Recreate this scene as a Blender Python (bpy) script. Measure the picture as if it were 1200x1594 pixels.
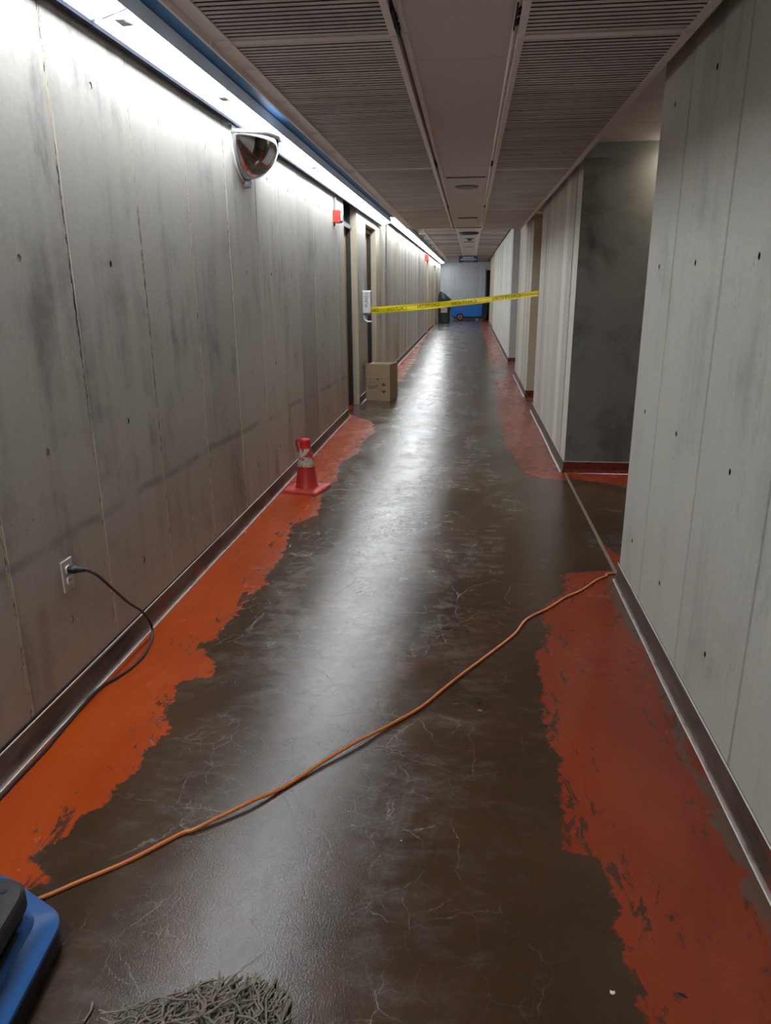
import bpy, bmesh, math, random
from mathutils import Vector, Matrix
random.seed(7)
for o in list(bpy.data.objects): bpy.data.objects.remove(o, do_unlink=True)
SC = bpy.context.scene
COL = SC.collection
PI = math.pi

# ------------------------------------------------------------------ camera
CAM_H = 1.468
cd = bpy.data.cameras.new('camera'); cam = bpy.data.objects.new('camera', cd); COL.objects.link(cam)
cd.sensor_fit = 'HORIZONTAL'; cd.sensor_width = 36.0; cd.lens = 36.0 * 1131.557 / 1200.0
cd.clip_start = 0.02; cd.clip_end = 200
_r, _d, _f = Vector((0.993809, 0.110883, -0.007012)), Vector((0.026016, -0.293602, -0.955574)), Vector((-0.108016, 0.949475, -0.294669))
M = Matrix.Identity(4)
for i in range(3):
    M[i][0] = _r[i]; M[i][1] = -_d[i]; M[i][2] = -_f[i]
M[2][3] = CAM_H
cam.matrix_world = M
SC.camera = cam
# ------------------------------------------------------------------ world / exposure
w = bpy.data.worlds.new('world'); SC.world = w; w.use_nodes = True
w.node_tree.nodes['Background'].inputs[0].default_value = (0.05, 0.05, 0.055, 1)
w.node_tree.nodes['Background'].inputs[1].default_value = 0.0
SC.view_settings.view_transform = 'Standard'
SC.view_settings.look = 'None'
SC.view_settings.gamma = 1.0
SC.view_settings.use_curve_mapping = False
SC.view_settings.exposure = 0.0
LAMP = 27.5            # radiance of the fluorescent lenses
LAMP_COL = (0.90, 0.965, 1.0)

# ------------------------------------------------------------------ layout constants
XL, XR = -1.413, 0.804          # wall faces
ZC = 2.319                      # underside of near ceiling
ZC2 = 2.60                      # underside of far ceiling
YSTEP = 11.8
YB, YE = -5.0, 36.1             # back and end walls
BASE_H = 0.094
ZTOP = 2.86

# ------------------------------------------------------------------ mesh helpers
class MB:
    def __init__(s): s.v = []; s.f = []; s.m = []
    def add(s, vs, fs, mi=0):
        n = len(s.v); s.v += [tuple(v) for v in vs]
        s.f += [tuple(i + n for i in f) for f in fs]; s.m += [mi] * len(fs)
        return s
    def box(s, x0, x1, y0, y1, z0, z1, mi=0):
        v = [(x0,y0,z0),(x1,y0,z0),(x1,y1,z0),(x0,y1,z0),(x0,y0,z1),(x1,y0,z1),(x1,y1,z1),(x0,y1,z1)]
        return s.add(v, [(3,2,1,0),(4,5,6,7),(0,1,5,4),(1,2,6,5),(2,3,7,6),(3,0,4,7)], mi)
    def loft(s, rings, cap0=True, cap1=True, mi=0, closed=True):
        n = len(rings[0]); vs = [p for r in rings for p in r]; fs = []
        for k in range(len(rings) - 1):
            for i in range(n if closed else n - 1):
                a = k*n + i; b = k*n + (i+1) % n
                fs.append((a, b, b + n, a + n))
        if cap0: fs.append(tuple(reversed(range(n))))
        if cap1: fs.append(tuple(range((len(rings)-1)*n, len(rings)*n)))
        return s.add(vs, fs, mi)
    def lathe(s, prof, n=24, c=(0,0,0), cap0=True, cap1=True, mi=0):
        rings = [[(c[0]+r*math.cos(2*PI*i/n), c[1]+r*math.sin(2*PI*i/n), c[2]+z) for i in range(n)] for r, z in prof]
        return s.loft(rings, cap0, cap1, mi)
    def extrude_y(s, prof, y0, y1, mi=0, cap=True):
        """closed profile of (x, z) swept along Y"""
        r0 = [(x, y0, z) for x, z in prof]; r1 = [(x, y1, z) for x, z in prof]
        return s.loft([r0, r1], cap, cap, mi)
    def extrude_x(s, prof, x0, x1, mi=0, cap=True):
        r0 = [(x0, y, z) for y, z in prof]; r1 = [(x1, y, z) for y, z in prof]
        return s.loft([r0, r1], cap, cap, mi)
    def tube(s, pts, r, n=8, mi=0, cap=True):
        pts = [Vector(p) for p in pts]; rings = []; up = Vector((0, 0, 1)); prev = None
        for i, p in enumerate(pts):
            t = (pts[min(i+1, len(pts)-1)] - pts[max(i-1, 0)]).normalized()
            a = prev - t * prev.dot(t) if prev is not None else (up.cross(t) if abs(t.z) < .95 else Vector((1,0,0)).cross(t))
            if a.length < 1e-6: a = Vector((1,0,0)).cross(t)
            a.normalize(); prev = a; b = t.cross(a)
            rr = r[i] if isinstance(r, (list, tuple)) else r
            rings.append([tuple(p + (a*math.cos(2*PI*k/n) + b*math.sin(2*PI*k/n)) * rr) for k in range(n)])
        return s.loft(rings, cap, cap, mi)
    def mesh(s, name, mats, smooth=False):
        me = bpy.data.meshes.new(name); me.from_pydata(s.v, [], s.f); me.update()
        if not isinstance(mats, (list, tuple)): mats = [mats]
        for m in mats: me.materials.append(m)
        for p, i in zip(me.polygons, s.m): p.material_index = i; p.use_smooth = smooth
        bm = bmesh.new(); bm.from_mesh(me); bmesh.ops.recalc_face_normals(bm, faces=bm.faces); bm.to_mesh(me); bm.free()
        return me
    def build(s, name, mats, parent=None, smooth=False, bevel=0, seg=2, loc=None, rotz=0):
        return place(name, s.mesh(name, mats, smooth), parent, bevel, seg, loc, rotz, smooth)

def place(name, me, parent=None, bevel=0, seg=2, loc=None, rotz=0, smooth=False):
    o = bpy.data.objects.new(name, me); COL.objects.link(o)
    if parent is not None: o.parent = parent
    if loc: o.location = loc
    if rotz: o.rotation_euler = (0, 0, rotz)
    if bevel:
        b = o.modifiers.new('bevel', 'BEVEL'); b.width = bevel; b.segments = seg; b.limit_method = 'ANGLE'; b.angle_limit = math.radians(40)
    if smooth:
        try:
            e = o.modifiers.new('split', 'EDGE_SPLIT'); e.split_angle = math.radians(38)
        except Exception: pass
    return o
def thing(name, label, cat, loc=(0,0,0), rotz=0, group=None):
    o = bpy.data.objects.new(name, None); COL.objects.link(o); o.empty_display_size = 0.1
    o.location = loc; o.rotation_euler = (0, 0, rotz); tag(o, label, cat, group); return o
def tag(o, label, cat=None, group=None, kind=None):
    o['label'] = label
    if cat: o['category'] = cat
    if group: o['group'] = group
    if kind: o['kind'] = kind
    return o
def struct(o, label, cat):
    return tag(o, label, cat, kind='structure')
def spline(pts, sub=8):
    """Catmull-Rom through points"""
    P = [Vector(p) for p in pts]; P = [2*P[0]-P[1]] + P + [2*P[-1]-P[-2]]; out = []
    for i in range(1, len(P)-2):
        for k in range(sub):
            t = k/sub; a, b, c, d = P[i-1], P[i], P[i+1], P[i+2]
            out.append(0.5*((2*b) + (c-a)*t + (2*a-5*b+4*c-d)*t*t + (3*b-a-3*c+d)*t**3))
    out.append(P[-2]); return out
def rrect(x0, x1, y0, y1, r, z, n=6):
    out = []
    for cx, cy, a0 in ((x1-r, y0+r, -PI/2), (x1-r, y1-r, 0), (x0+r, y1-r, PI/2), (x0+r, y0+r, PI)):
        for k in range(n+1):
            a = a0 + PI/2*k/n; out.append((cx + r*math.cos(a), cy + r*math.sin(a), z))
    return out
def rpoly(verts, r, z, inset=0.0, n=6):
    """convex polygon (counter-clockwise), moved inward by inset, corners rounded by r"""
    N = len(verts); L = []
    for i in range(N):
        a, b = Vector(verts[i]), Vector(verts[(i+1) % N]); d = (b-a).normalized(); nn = Vector((-d.y, d.x))
        L.append((a + nn*inset, d))
    P = []
    for i in range(N):
        (p, d), (q, e) = L[i-1], L[i]
        den = d.x*e.y - d.y*e.x; w_ = q - p; k = (w_.x*e.y - w_.y*e.x)/den
        P.append(p + d*k)
    out = []
    for i in range(N):
        a, b, c = P[i-1], P[i], P[(i+1) % N]
        u, v = b + (a-b).normalized()*r, b + (c-b).normalized()*r
        for k in range(n+1):
            f = k/n; q = u*(1-f)**2 + b*2*f*(1-f) + v*f*f
            out.append((q.x, q.y, z))
    return out
def text_mesh(body, size, mat, name):
    c = bpy.data.curves.new(name, 'FONT'); c.body = body; c.size = size; c.align_x = 'CENTER'; c.align_y = 'CENTER'
    c.resolution_u = 3
    t = bpy.data.objects.new('tmp_text', c); COL.objects.link(t)
    dg = bpy.context.evaluated_depsgraph_get()
    me = bpy.data.meshes.new_from_object(t.evaluated_get(dg)); me.name = name
    bpy.data.objects.remove(t, do_unlink=True); bpy.data.curves.remove(c)
    me.materials.clear(); me.materials.append(mat)
    return me

# ------------------------------------------------------------------ node helpers
class NT:
    def __init__(s, name):
        s.mat = bpy.data.materials.new(name); s.mat.use_nodes = True
        s.t = s.mat.node_tree; s.n = s.t.nodes; s.bsdf = s.n['Principled BSDF']
    def set(s, sock, v):
        if v is None: return
        if isinstance(v, bpy.types.NodeSocket): s.t.links.new(v, sock)
        elif isinstance(v, (tuple, list)):
            if sock.type == 'RGBA' and len(v) == 3: v = (*v, 1)
            sock.default_value = v
        else: sock.default_value = v
    def node(s, ty, **kw):
        n = s.n.new(ty)
        for k, v in kw.items(): setattr(n, k, v)
        return n
    def math(s, op, a, b=None, c=None, clamp=False):
        n = s.node('ShaderNodeMath', operation=op, use_clamp=clamp)
        s.set(n.inputs[0], a); s.set(n.inputs[1], b); s.set(n.inputs[2], c); return n.outputs[0]
    def add(s, a, b): return s.math('ADD', a, b)
    def sub(s, a, b): return s.math('SUBTRACT', a, b)
    def mul(s, a, b): return s.math('MULTIPLY', a, b)
    def pos(s):
        return s.node('ShaderNodeNewGeometry').outputs['Position']
    def obj(s): return s.node('ShaderNodeTexCoord').outputs['Object']
    def sep(s, v):
        n = s.node('ShaderNodeSeparateXYZ'); s.set(n.inputs[0], v); return n.outputs
    def comb(s, x, y, z):
        n = s.node('ShaderNodeCombineXYZ'); s.set(n.inputs[0], x); s.set(n.inputs[1], y); s.set(n.inputs[2], z); return n.outputs[0]
    def vmul(s, v, k):
        n = s.node('ShaderNodeVectorMath', operation='MULTIPLY'); s.set(n.inputs[0], v); s.set(n.inputs[1], k); return n.outputs[0]
    def vadd(s, v, k):
        n = s.node('ShaderNodeVectorMath', operation='ADD'); s.set(n.inputs[0], v); s.set(n.inputs[1], k); return n.outputs[0]
    def noise(s, v, scale, detail=4, rough=0.55, dist=0, color=False):
        n = s.node('ShaderNodeTexNoise'); s.set(n.inputs['Vector'], v); n.inputs['Scale'].default_value = scale
        n.inputs['Detail'].default_value = detail; n.inputs['Roughness'].default_value = rough; n.inputs['Distortion'].default_value = dist
        return n.outputs['Color'] if color else n.outputs['Fac']
    def vor(s, v, scale, feature='DISTANCE_TO_EDGE', rand=1):
        n = s.node('ShaderNodeTexVoronoi', feature=feature); s.set(n.inputs['Vector'], v); n.inputs['Scale'].default_value = scale
        n.inputs['Randomness'].default_value = rand
        return n.outputs['Distance']
    def ramp(s, f, a, b, smooth=True, lo=0.0, hi=1.0):
        n = s.node('ShaderNodeMapRange', interpolation_type='SMOOTHSTEP' if smooth else 'LINEAR')
        s.set(n.inputs[0], f); n.inputs[1].default_value = a; n.inputs[2].default_value = b
        n.inputs[3].default_value = lo; n.inputs[4].default_value = hi; return n.outputs[0]
    def mix(s, f, a, b):
        n = s.node('ShaderNodeMix', data_type='RGBA'); s.set(n.inputs[0], f); s.set(n.inputs[6], a); s.set(n.inputs[7], b); return n.outputs[2]
    def mulc(s, a, b, f=1.0):
        n = s.node('ShaderNodeMix', data_type='RGBA', blend_type='MULTIPLY'); s.set(n.inputs[0], f); s.set(n.inputs[6], a); s.set(n.inputs[7], b); return n.outputs[2]
    def bump(s, h, strength, dist):
        n = s.node('ShaderNodeBump'); s.set(n.inputs['Height'], h); n.inputs['Strength'].default_value = strength; n.inputs['Distance'].default_value = dist
        s.t.links.new(n.outputs[0], s.bsdf.inputs['Normal'])
    def out(s, color=None, rough=None, metal=None, spec=None):
        s.set(s.bsdf.inputs['Base Color'], color); s.set(s.bsdf.inputs['Roughness'], rough)
        s.set(s.bsdf.inputs['Metallic'], metal); s.set(s.bsdf.inputs['Specular IOR Level'], spec)
        return s.mat

def plain(name, col, rough=0.5, metal=0.0, var=0.12, scale=12, bump=0.0, spec=None):
    """simple procedural material: tint varied by noise"""
    t = NT(name); p = t.obj()
    n = t.noise(p, scale, 4)
    dark = tuple(c*(1-var) for c in col); lite = tuple(min(1, c*(1+var)) for c in col)
    c = t.mix(n, dark, lite)
    r = t.ramp(t.noise(p, scale*2.3, 3), 0.2, 0.8, lo=max(0.02, rough-0.07), hi=min(1, rough+0.07))
    if bump: t.bump(t.noise(p, scale*9, 3), bump, 0.002)
    return t.out(c, r, metal, spec)

def concrete(name, lo, hi, streak=0.35, scuff=False, dirtlow=False, rough=0.72, pits=True, vary=0.16):
    t = NT(name); p = t.pos(); S = t.sep(p)
    rnd = t.node('ShaderNodeObjectInfo').outputs['Random']
    off = t.vadd(p, t.comb(t.mul(rnd, 13.0), t.mul(rnd, 7.0), 0.0))
    big = t.noise(p, 1.2, 5, 0.6, 0.2)
    mid = t.noise(off, 3.2, 6, 0.62, 0.6)
    stv = t.vmul(off, (9.0, 9.0, 0.55))
    st = t.noise(stv, 1.0, 5, 0.6, 0.3)
    fine = t.noise(p, 55, 4, 0.6)
    f = t.add(t.mul(big, 0.38), t.add(t.mul(mid, 0.62 - streak*0.55), t.mul(st, streak*0.9)))
    f = t.ramp(f, 0.33, 0.60)
    c = t.mix(f, lo, hi)
    c = t.mulc(c, t.mix(t.ramp(fine, 0.25, 0.75), (0.94, 0.94, 0.94), (1.05, 1.05, 1.05)))
    pv = t.add(t.mul(rnd, vary), 1.0 - vary/2)
    c = t.mulc(c, t.comb(pv, pv, pv))
    # pale chalky and warm stains
    chalk = t.ramp(t.noise(t.vmul(off, (4, 4, 1.3)), 1.4, 6, 0.7, 0.8), 0.60, 0.76)
    c = t.mix(t.mul(chalk, 0.35), c, tuple(min(1, h*1.35) for h in hi))
    dk = t.ramp(t.noise(t.vmul(p, (2.5, 2.5, 0.9)), 1.1, 6, 0.65, 1.0), 0.60, 0.74)
    c = t.mix(t.mul(dk, 0.45), c, tuple(l*0.55 for l in lo))
    if scuff:   # cart rub-marks along the wall and grime near the floor
        wob = t.mul(t.sub(t.noise(t.comb(0.0, S[1], 0.0), 1.6, 3), 0.5), 0.08)
        slope = t.mul(t.math('MAXIMUM', t.sub(S[1], 3.6), 0.0), -0.030)
        zz = t.sub(S[2], t.add(t.add(wob, 0.625), slope))
        band = t.sub(1.0, t.ramp(t.math('ABSOLUTE', zz), 0.006, 0.030))
        brk = t.ramp(t.noise(p, 2.4, 4), 0.36, 0.58)
        c = t.mix(t.mul(t.mul(band, brk), 0.33), c, (0.035, 0.028, 0.026))
    if dirtlow:
        low = t.ramp(t.add(S[2], t.mul(t.sub(mid, 0.5), 0.7)), 1.05, 0.25)
        c = t.mulc(c, (0.80, 0.71, 0.66), t.mul(low, 0.8))
    h = t.add(t.mul(fine, 0.5), t.mul(st, 0.5))
    if pits:
        pm = t.ramp(t.vor(t.vadd(p, t.vmul(t.noise(p, 20, 2, color=True), (0.03,0.03,0.03))), 22, 'F1'), 0.10, 0.05)
        pmask = t.mul(pm, t.ramp(t.noise(off, 2.0, 3), 0.60, 0.68))
        c = t.mix(t.mul(pmask, 0.75), c, (0.03, 0.027, 0.025))
        h = t.sub(h, t.mul(pmask, 2.0))
    t.bump(h, 0.22, 0.004)
    return t.out(c, t.ramp(mid, 0.2, 0.8, lo=rough-0.1, hi=rough+0.1))

# ------------------------------------------------------------------ materials
M_CONC = concrete('concrete_left', (0.185, 0.174, 0.164), (0.48, 0.455, 0.415), 0.42, scuff=True, dirtlow=True)
M_CONC_R = concrete('concrete_right', (0.25, 0.245, 0.215), (0.44, 0.425, 0.375), 0.4)
M_BOARD = concrete('concrete_boards', (0.27, 0.255, 0.225), (0.54, 0.51, 0.45), 0.8, pits=False, vary=0.42)
M_PALE = concrete('concrete_pale_boards', (0.46, 0.45, 0.42), (0.68, 0.67, 0.63), 0.8, pits=False, vary=0.25)
M_REVEAL = concrete('concrete_reveal', (0.32, 0.27, 0.195), (0.52, 0.45, 0.34), 0.5, pits=False)
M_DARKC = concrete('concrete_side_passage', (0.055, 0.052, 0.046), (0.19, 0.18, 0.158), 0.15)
M_END = concrete('concrete_end', (0.36, 0.37, 0.38), (0.56, 0.57, 0.58), 0.5)

def joint_mat(name, lite, dark, bias):
    t = NT(name); p = t.pos()
    n = t.noise(t.vmul(p, (6, 6, 1)), 26, 4, 0.7)
    k = t.noise(p, 1.1, 2)
    c = t.mix(t.ramp(t.add(n, t.mul(t.sub(k, 0.5), 0.5)), bias-0.04, bias+0.04), dark, lite)
    t.bump(n, 0.6, 0.006)
    return t.out(c, 0.9)
M_JOINT_L = joint_mat('formwork_joint_left', (0.62, 0.54, 0.41), (0.045, 0.04, 0.035), 0.45)
M_JOINT_R = joint_mat('formwork_joint_right', (0.30, 0.28, 0.25), (0.025, 0.023, 0.02), 0.66)

M_METAL_GREY = plain('grey_painted_metal', (0.20, 0.21, 0.22), 0.5)
M_RAIL = plain('beige_painted_rail', (0.76, 0.69, 0.66), 0.42, var=0.1, scale=5)
M_CPANEL = plain('centre_ceiling_panel', (0.62, 0.57, 0.555), 0.6, var=0.08, scale=2)
M_HOUSE = plain('pale_housing', (0.50, 0.53, 0.56), 0.5, var=0.08)
M_LIP = plain('slate_lip', (0.012, 0.015, 0.028), 0.8, spec=0.1)
M_BLACK = plain('black_void', (0.012, 0.012, 0.014), 0.8)
M_BLUESLOT = plain('dark_blue_paint', (0.055, 0.20, 0.43), 0.55, var=0.15)
M_PLENUM = plain('plenum_dark', (0.03, 0.03, 0.035), 0.9)

def slat_mat():
    t = NT('ceiling_slat_paint'); p = t.pos()
    n = t.noise(t.vmul(p, (1, 2.4, 1)), 1.3, 5, 0.62, 0.5)
    c = t.mix(t.ramp(n, 0.3, 0.7), (0.50, 0.47, 0.465), (0.68, 0.645, 0.63))
    d = t.ramp(t.noise(t.vmul(p, (2.0, 7.0, 1)), 1.2, 5, 0.7, 0.6), 0.63, 0.72)
    c = t.mix(t.mul(d, 0.75), c, (0.04, 0.038, 0.045))
    return t.out(c, 0.6)
M_SLAT = slat_mat()
def far_ceiling():
    t = NT('far_ceiling_panel'); p = t.pos()
    n = t.noise(t.vmul(p, (0.35, 2.2, 1)), 1.0, 5, 0.6, 0.4)
    c = t.mix(t.ramp(n, 0.35, 0.66), (0.20, 0.16, 0.14), (0.55, 0.48, 0.44))
    return t.out(c, 0.6)
M_FARC = far_ceiling()

def emis(name, col, k):
    t = NT(name); p = t.obj()
    n = t.noise(p, 3, 2)
    c = t.mix(n, tuple(x*0.97 for x in col), col)
    t.out((0.8, 0.8, 0.8), 0.4)
    t.set(t.bsdf.inputs['Emission Color'], c); t.bsdf.inputs['Emission Strength'].default_value = k
    return t.mat
M_LENS = emis('lit_lens', LAMP_COL, LAMP)
M_LENS2 = emis('lit_lens_side', (1.0, 0.93, 0.78), 48.0)

def base_mat():
    t = NT('brown_cove_base'); p = t.pos(); S = t.sep(p)
    n = t.noise(t.vmul(p, (8, 1.6, 6)), 1.6, 5, 0.65, 0.4)
    c = t.mix(t.ramp(n, 0.34, 0.66), (0.045, 0.026, 0.019), (0.125, 0.085, 0.070))
    red = t.ramp(t.noise(p, 2.1, 4, 0.6, 0.3), 0.55, 0.66)
    c = t.mix(t.mul(red, 0.5), c, (0.20, 0.050, 0.030))
    # rubbed-off paint plus a pale highlight painted along the rounded toe
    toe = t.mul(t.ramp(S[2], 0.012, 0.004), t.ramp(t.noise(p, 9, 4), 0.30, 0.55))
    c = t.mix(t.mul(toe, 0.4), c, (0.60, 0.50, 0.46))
    t.bump(n, 0.3, 0.004)
    return t.out(c, t.ramp(n, 0.2, 0.8, lo=0.42, hi=0.6), 0.0, 0.3)
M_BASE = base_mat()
M_WBEAD = plain('white_toe_highlight', (0.80, 0.76, 0.74), 0.5, var=0.15, scale=9)
M_BEAD = plain('pale_caulk_and_toe_highlight', (0.62, 0.56, 0.52), 0.5, var=0.35, scale=9)

# ------------------------------------------------------------------ floor material
def floor_mat():
    t = NT('painted_concrete_floor'); p = t.pos(); S = t.sep(p); X, Y = S[0], S[1]
    P2 = t.comb(X, Y, 0.0)
    u = t.math('DIVIDE', 1.1, t.math('MAXIMUM', Y, 1.12))
    def curve(pts):
        n = t.node('ShaderNodeFloatCurve'); cm = n.mapping; c = cm.curves[0]
        q = sorted(((1.1/max(y, 1.12), (x+1.6)/2.8) for x, y in pts))
        q = [(0.0, q[0][1])] + [a for a in q if 0.001 < a[0] < 0.999] + [(1.0, q[-1][1])]
        c.points[0].location = q[0]; c.points[1].location = q[-1]
        for a in q[1:-1]: c.points.new(*a)
        for pt in c.points: pt.handle_type = 'VECTOR'
        cm.update(); t.set(n.inputs['Value'], u)
        return t.sub(t.mul(n.outputs[0], 2.8), 1.6)
    Lb = [(-1.10,1.13),(-1.09,1.38),(-1.06,1.425),(-1.153,1.489),(-1.092,1.568),(-1.094,1.66),(-1.044,1.698),(-1.051,1.794),(-1.013,1.886),(-1.029,1.97),(-1.009,2.112),(-1.046,2.189),(-1.084,2.339),(-1.1,2.418),(-0.983,2.469),(-1.018,2.607),(-1.14,2.727),(-1.086,2.762),(-1.073,2.942),(-1.056,3.084),(-1.054,3.292),(-1.016,3.421),(-1.049,3.676),(-1.033,3.831),(-1.082,4.191),(-1.095,4.423),(-0.994,4.616),(-1.005,4.781),(-1.106,5.34),(-1.016,5.484),(-1.096,6.092),(-1.004,6.537),(-1.024,6.973),(-0.993,7.469),(-0.998,7.953),(-1.173,8.442),(-1.45,8.61),(-1.45,10.4),(-1.15,11.0),(-1.10,12.3),(-1.12,15.7),(-1.25,19),(-1.33,23),(-1.36,28)]
    Rb = [(0.41,1.13),(0.407,1.186),(0.395,1.22),(0.397,1.297),(0.388,1.345),(0.385,1.425),(0.41,1.495),(0.391,1.544),(0.389,1.603),(0.375,1.648),(0.31,1.658),(0.283,1.674),(0.322,1.981),(0.342,2.064),(0.305,2.148),(0.307,2.273),(0.3,2.397),(0.321,2.488),(0.316,2.766),(0.386,3.018),(0.35,3.058),(0.407,3.299),(0.478,3.382),(0.531,3.508),(0.519,3.682),(0.553,3.74),(1.15,3.80),(1.15,5.64),(0.66,5.69),(0.53,5.862),(0.45,6.077),(0.445,6.452),(0.382,6.931),(0.378,8.053),(0.353,8.775),(0.413,9.807),(0.455,12.6),(0.72,12.95),(0.72,14.3),(0.42,14.7),(0.416,15.8),(0.497,19.3),(0.42,24.6),(0.42,34)]
    lx, rx = curve(Lb), curve(Rb)
    n1 = t.sub(t.noise(P2, 7, 6, 0.65, 0.5), 0.5)
    n2 = t.sub(t.noise(t.vmul(P2, (1.0, 0.45, 1)), 48, 5, 0.7, 0.2), 0.5)
    n3 = t.sub(t.noise(t.vmul(P2, (1.0, 1.3, 1)), 15, 5, 0.7, 0.6), 0.5)
    jit = t.add(t.mul(n1, 0.09), t.add(t.mul(n2, 0.045), t.mul(n3, 0.09)))
    dl = t.add(t.sub(lx, X), jit)                 # >0 : inside left orange band
    dr = t.add(t.sub(X, rx), jit)
    dr = t.math('MINIMUM', dr, t.sub(0.80, X))    # corridor side only
    # side passage: orange strips along its two walls
    inside = t.ramp(X, 0.815, 0.825)
    da = t.math('MAXIMUM', t.add(t.sub(Y, t.sub(5.80, t.mul(t.sub(X, 0.8), 0.55))), jit), t.add(t.sub(t.sub(4.28, t.mul(t.sub(X, 0.8), 3.5)), Y), jit))
    inn = t.mul(inside, t.ramp(da, -0.006, 0.006))
    orange = t.math('MAXIMUM', t.math('MAXIMUM', t.ramp(dl, -0.006, 0.006), t.ramp(dr, -0.006, 0.006)), inn)
    # abraded spots through the orange: strongest near its edge
    edge = t.math('MAXIMUM', t.ramp(t.math('ABSOLUTE', dl), 0.22, 0.0), t.ramp(t.math('ABSOLUTE', dr), 0.26, 0.0))
    ab = t.noise(t.vmul(P2, (2.4, 0.8, 1)), 9, 6, 0.72, 0.8)
    worn = t.ramp(t.add(ab, t.mul(edge, 0.135)), 0.665, 0.71)
    orange = t.mul(orange, t.sub(1.0, t.mul(worn, 0.9)))
    # --- brown body
    b1 = t.noise(P2, 1.7, 5, 0.6, 0.3)
    brown = t.mix(t.ramp(b1, 0.3, 0.7), (0.042, 0.0225, 0.0115), (0.066, 0.036, 0.019))
    rr = t.ramp(t.noise(P2, 2.6, 4, 0.6, 0.6), 0.58, 0.72)
    brown = t.mix(t.mul(rr, 0.55), brown, (0.105, 0.040, 0.018))
    # dried mop film: grey, streaky, mainly from three metres on and on the left-centre
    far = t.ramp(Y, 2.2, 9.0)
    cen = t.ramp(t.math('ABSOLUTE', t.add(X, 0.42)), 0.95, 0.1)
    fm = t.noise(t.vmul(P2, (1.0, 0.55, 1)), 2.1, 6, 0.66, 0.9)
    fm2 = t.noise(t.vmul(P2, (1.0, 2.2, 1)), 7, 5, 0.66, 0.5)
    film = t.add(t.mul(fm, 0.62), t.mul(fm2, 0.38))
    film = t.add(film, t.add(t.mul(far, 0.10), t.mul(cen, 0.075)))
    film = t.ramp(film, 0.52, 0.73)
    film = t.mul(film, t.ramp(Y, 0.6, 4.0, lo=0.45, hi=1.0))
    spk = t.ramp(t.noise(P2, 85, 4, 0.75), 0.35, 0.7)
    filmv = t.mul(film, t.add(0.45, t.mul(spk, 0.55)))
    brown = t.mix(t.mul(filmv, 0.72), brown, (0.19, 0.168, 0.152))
    # crazing cracks
    wv = t.vadd(P2, t.vmul(t.noise(P2, 5, 2, 0.5, color=True), (0.10, 0.10, 0.0)))
    wv = t.vadd(wv, t.vmul(t.noise(P2, 26, 4, 0.7, color=True), (0.040, 0.040, 0.0)))
    c1 = t.mul(t.ramp(t.vor(wv, 3.3), 0.0065, 0.0015), t.ramp(t.noise(P2, 2.3, 3), 0.40, 0.60))
    c2 = t.mul(t.ramp(t.vor(t.vadd(wv, (3.1, 1.7, 0)), 8.5), 0.013, 0.003), t.ramp(t.noise(t.vadd(P2, (5, 2, 0)), 1.6, 3), 0.44, 0.62))
    c3 = t.mul(t.ramp(t.vor(t.vadd(wv, (1.1, 4.7, 0)), 19), 0.026, 0.006), t.ramp(t.noise(t.vadd(P2, (2, 8, 0)), 2.6, 3), 0.52, 0.66))
    cr = t.math('MAXIMUM', t.math('MAXIMUM', c1, t.mul(c2, 0.75)), t.mul(c3, 0.5))
    cr = t.mul(cr, t.ramp(t.noise(P2, 11, 3), 0.34, 0.62))
    cr = t.mul(cr, t.ramp(X, 0.35, -0.15, lo=0.3, hi=1.0))
    brown = t.mix(t.mul(cr, 0.55), brown, (0.20, 0.165, 0.14))
    # --- orange paint
    on = t.noise(t.vmul(P2, (1.6, 0.7, 1)), 2.2, 5, 0.6, 0.4)
    left = t.ramp(X, -0.2, 0.1)  # right band darker: its dimmer light is put into the paint colour
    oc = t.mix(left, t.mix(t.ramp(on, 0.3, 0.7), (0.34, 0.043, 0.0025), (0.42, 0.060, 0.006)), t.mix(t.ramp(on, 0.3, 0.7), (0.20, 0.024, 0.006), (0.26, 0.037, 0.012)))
    pk = t.mul(t.ramp(Y, 4.5, 9.0), t.ramp(t.noise(t.vmul(P2, (0.8, 2.5, 1)), 3.5, 6, 0.7, 0.5), 0.35, 0.65))
    oc = t.mix(t.mul(pk, 0.5), oc, (0.36, 0.17, 0.14))
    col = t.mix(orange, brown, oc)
    # brown-grey rub strip along the right base
    rs = t.mul(t.ramp(t.add(X, t.mul(n1, 0.16)), 0.725, 0.75), t.ramp(Y, 4.2, 3.4))
    rs = t.mul(rs, t.ramp(t.noise(t.vmul(P2, (1, 0.35, 1)), 4, 5, 0.7, 0.5), 0.40, 0.50))
    rs = t.mul(rs, t.sub(1.0, t.ramp(X, 0.80, 0.81)))
    col = t.mix(t.mul(rs, 0.85), col, (0.105, 0.078, 0.055))
    # grey chips and pale specks
    gch = t.mul(t.ramp(t.noise(P2, 10, 5, 0.7, 0.4), 0.67, 0.70), t.ramp(t.noise(P2, 1.1, 2), 0.45, 0.6))
    col = t.mix(t.mul(gch, t.mul(orange, 0.85)), col, (0.21, 0.165, 0.13))
    sp = t.ramp(t.vor(P2, 9.0, 'F1'), 0.035, 0.020)
    col = t.mix(t.mul(sp, t.ramp(t.noise(P2, 4.0, 2), 0.54, 0.62)), col, (0.42, 0.36, 0.31))
    # gloss
    r = t.add(0.19, t.mul(filmv, 0.12))
    r = t.add(r, t.mul(t.sub(t.noise(t.vmul(P2, (1.0, 0.35, 1)), 5, 5, 0.7, 0.5), 0.5), 0.24))
    r = t.add(r, t.mul(orange, 0.05))
    r = t.math('MAXIMUM', r, 0.10)
    g = t.noise(P2, 190, 3, 0.6)
    und = t.noise(P2, 3.5, 3, 0.5)
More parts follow.
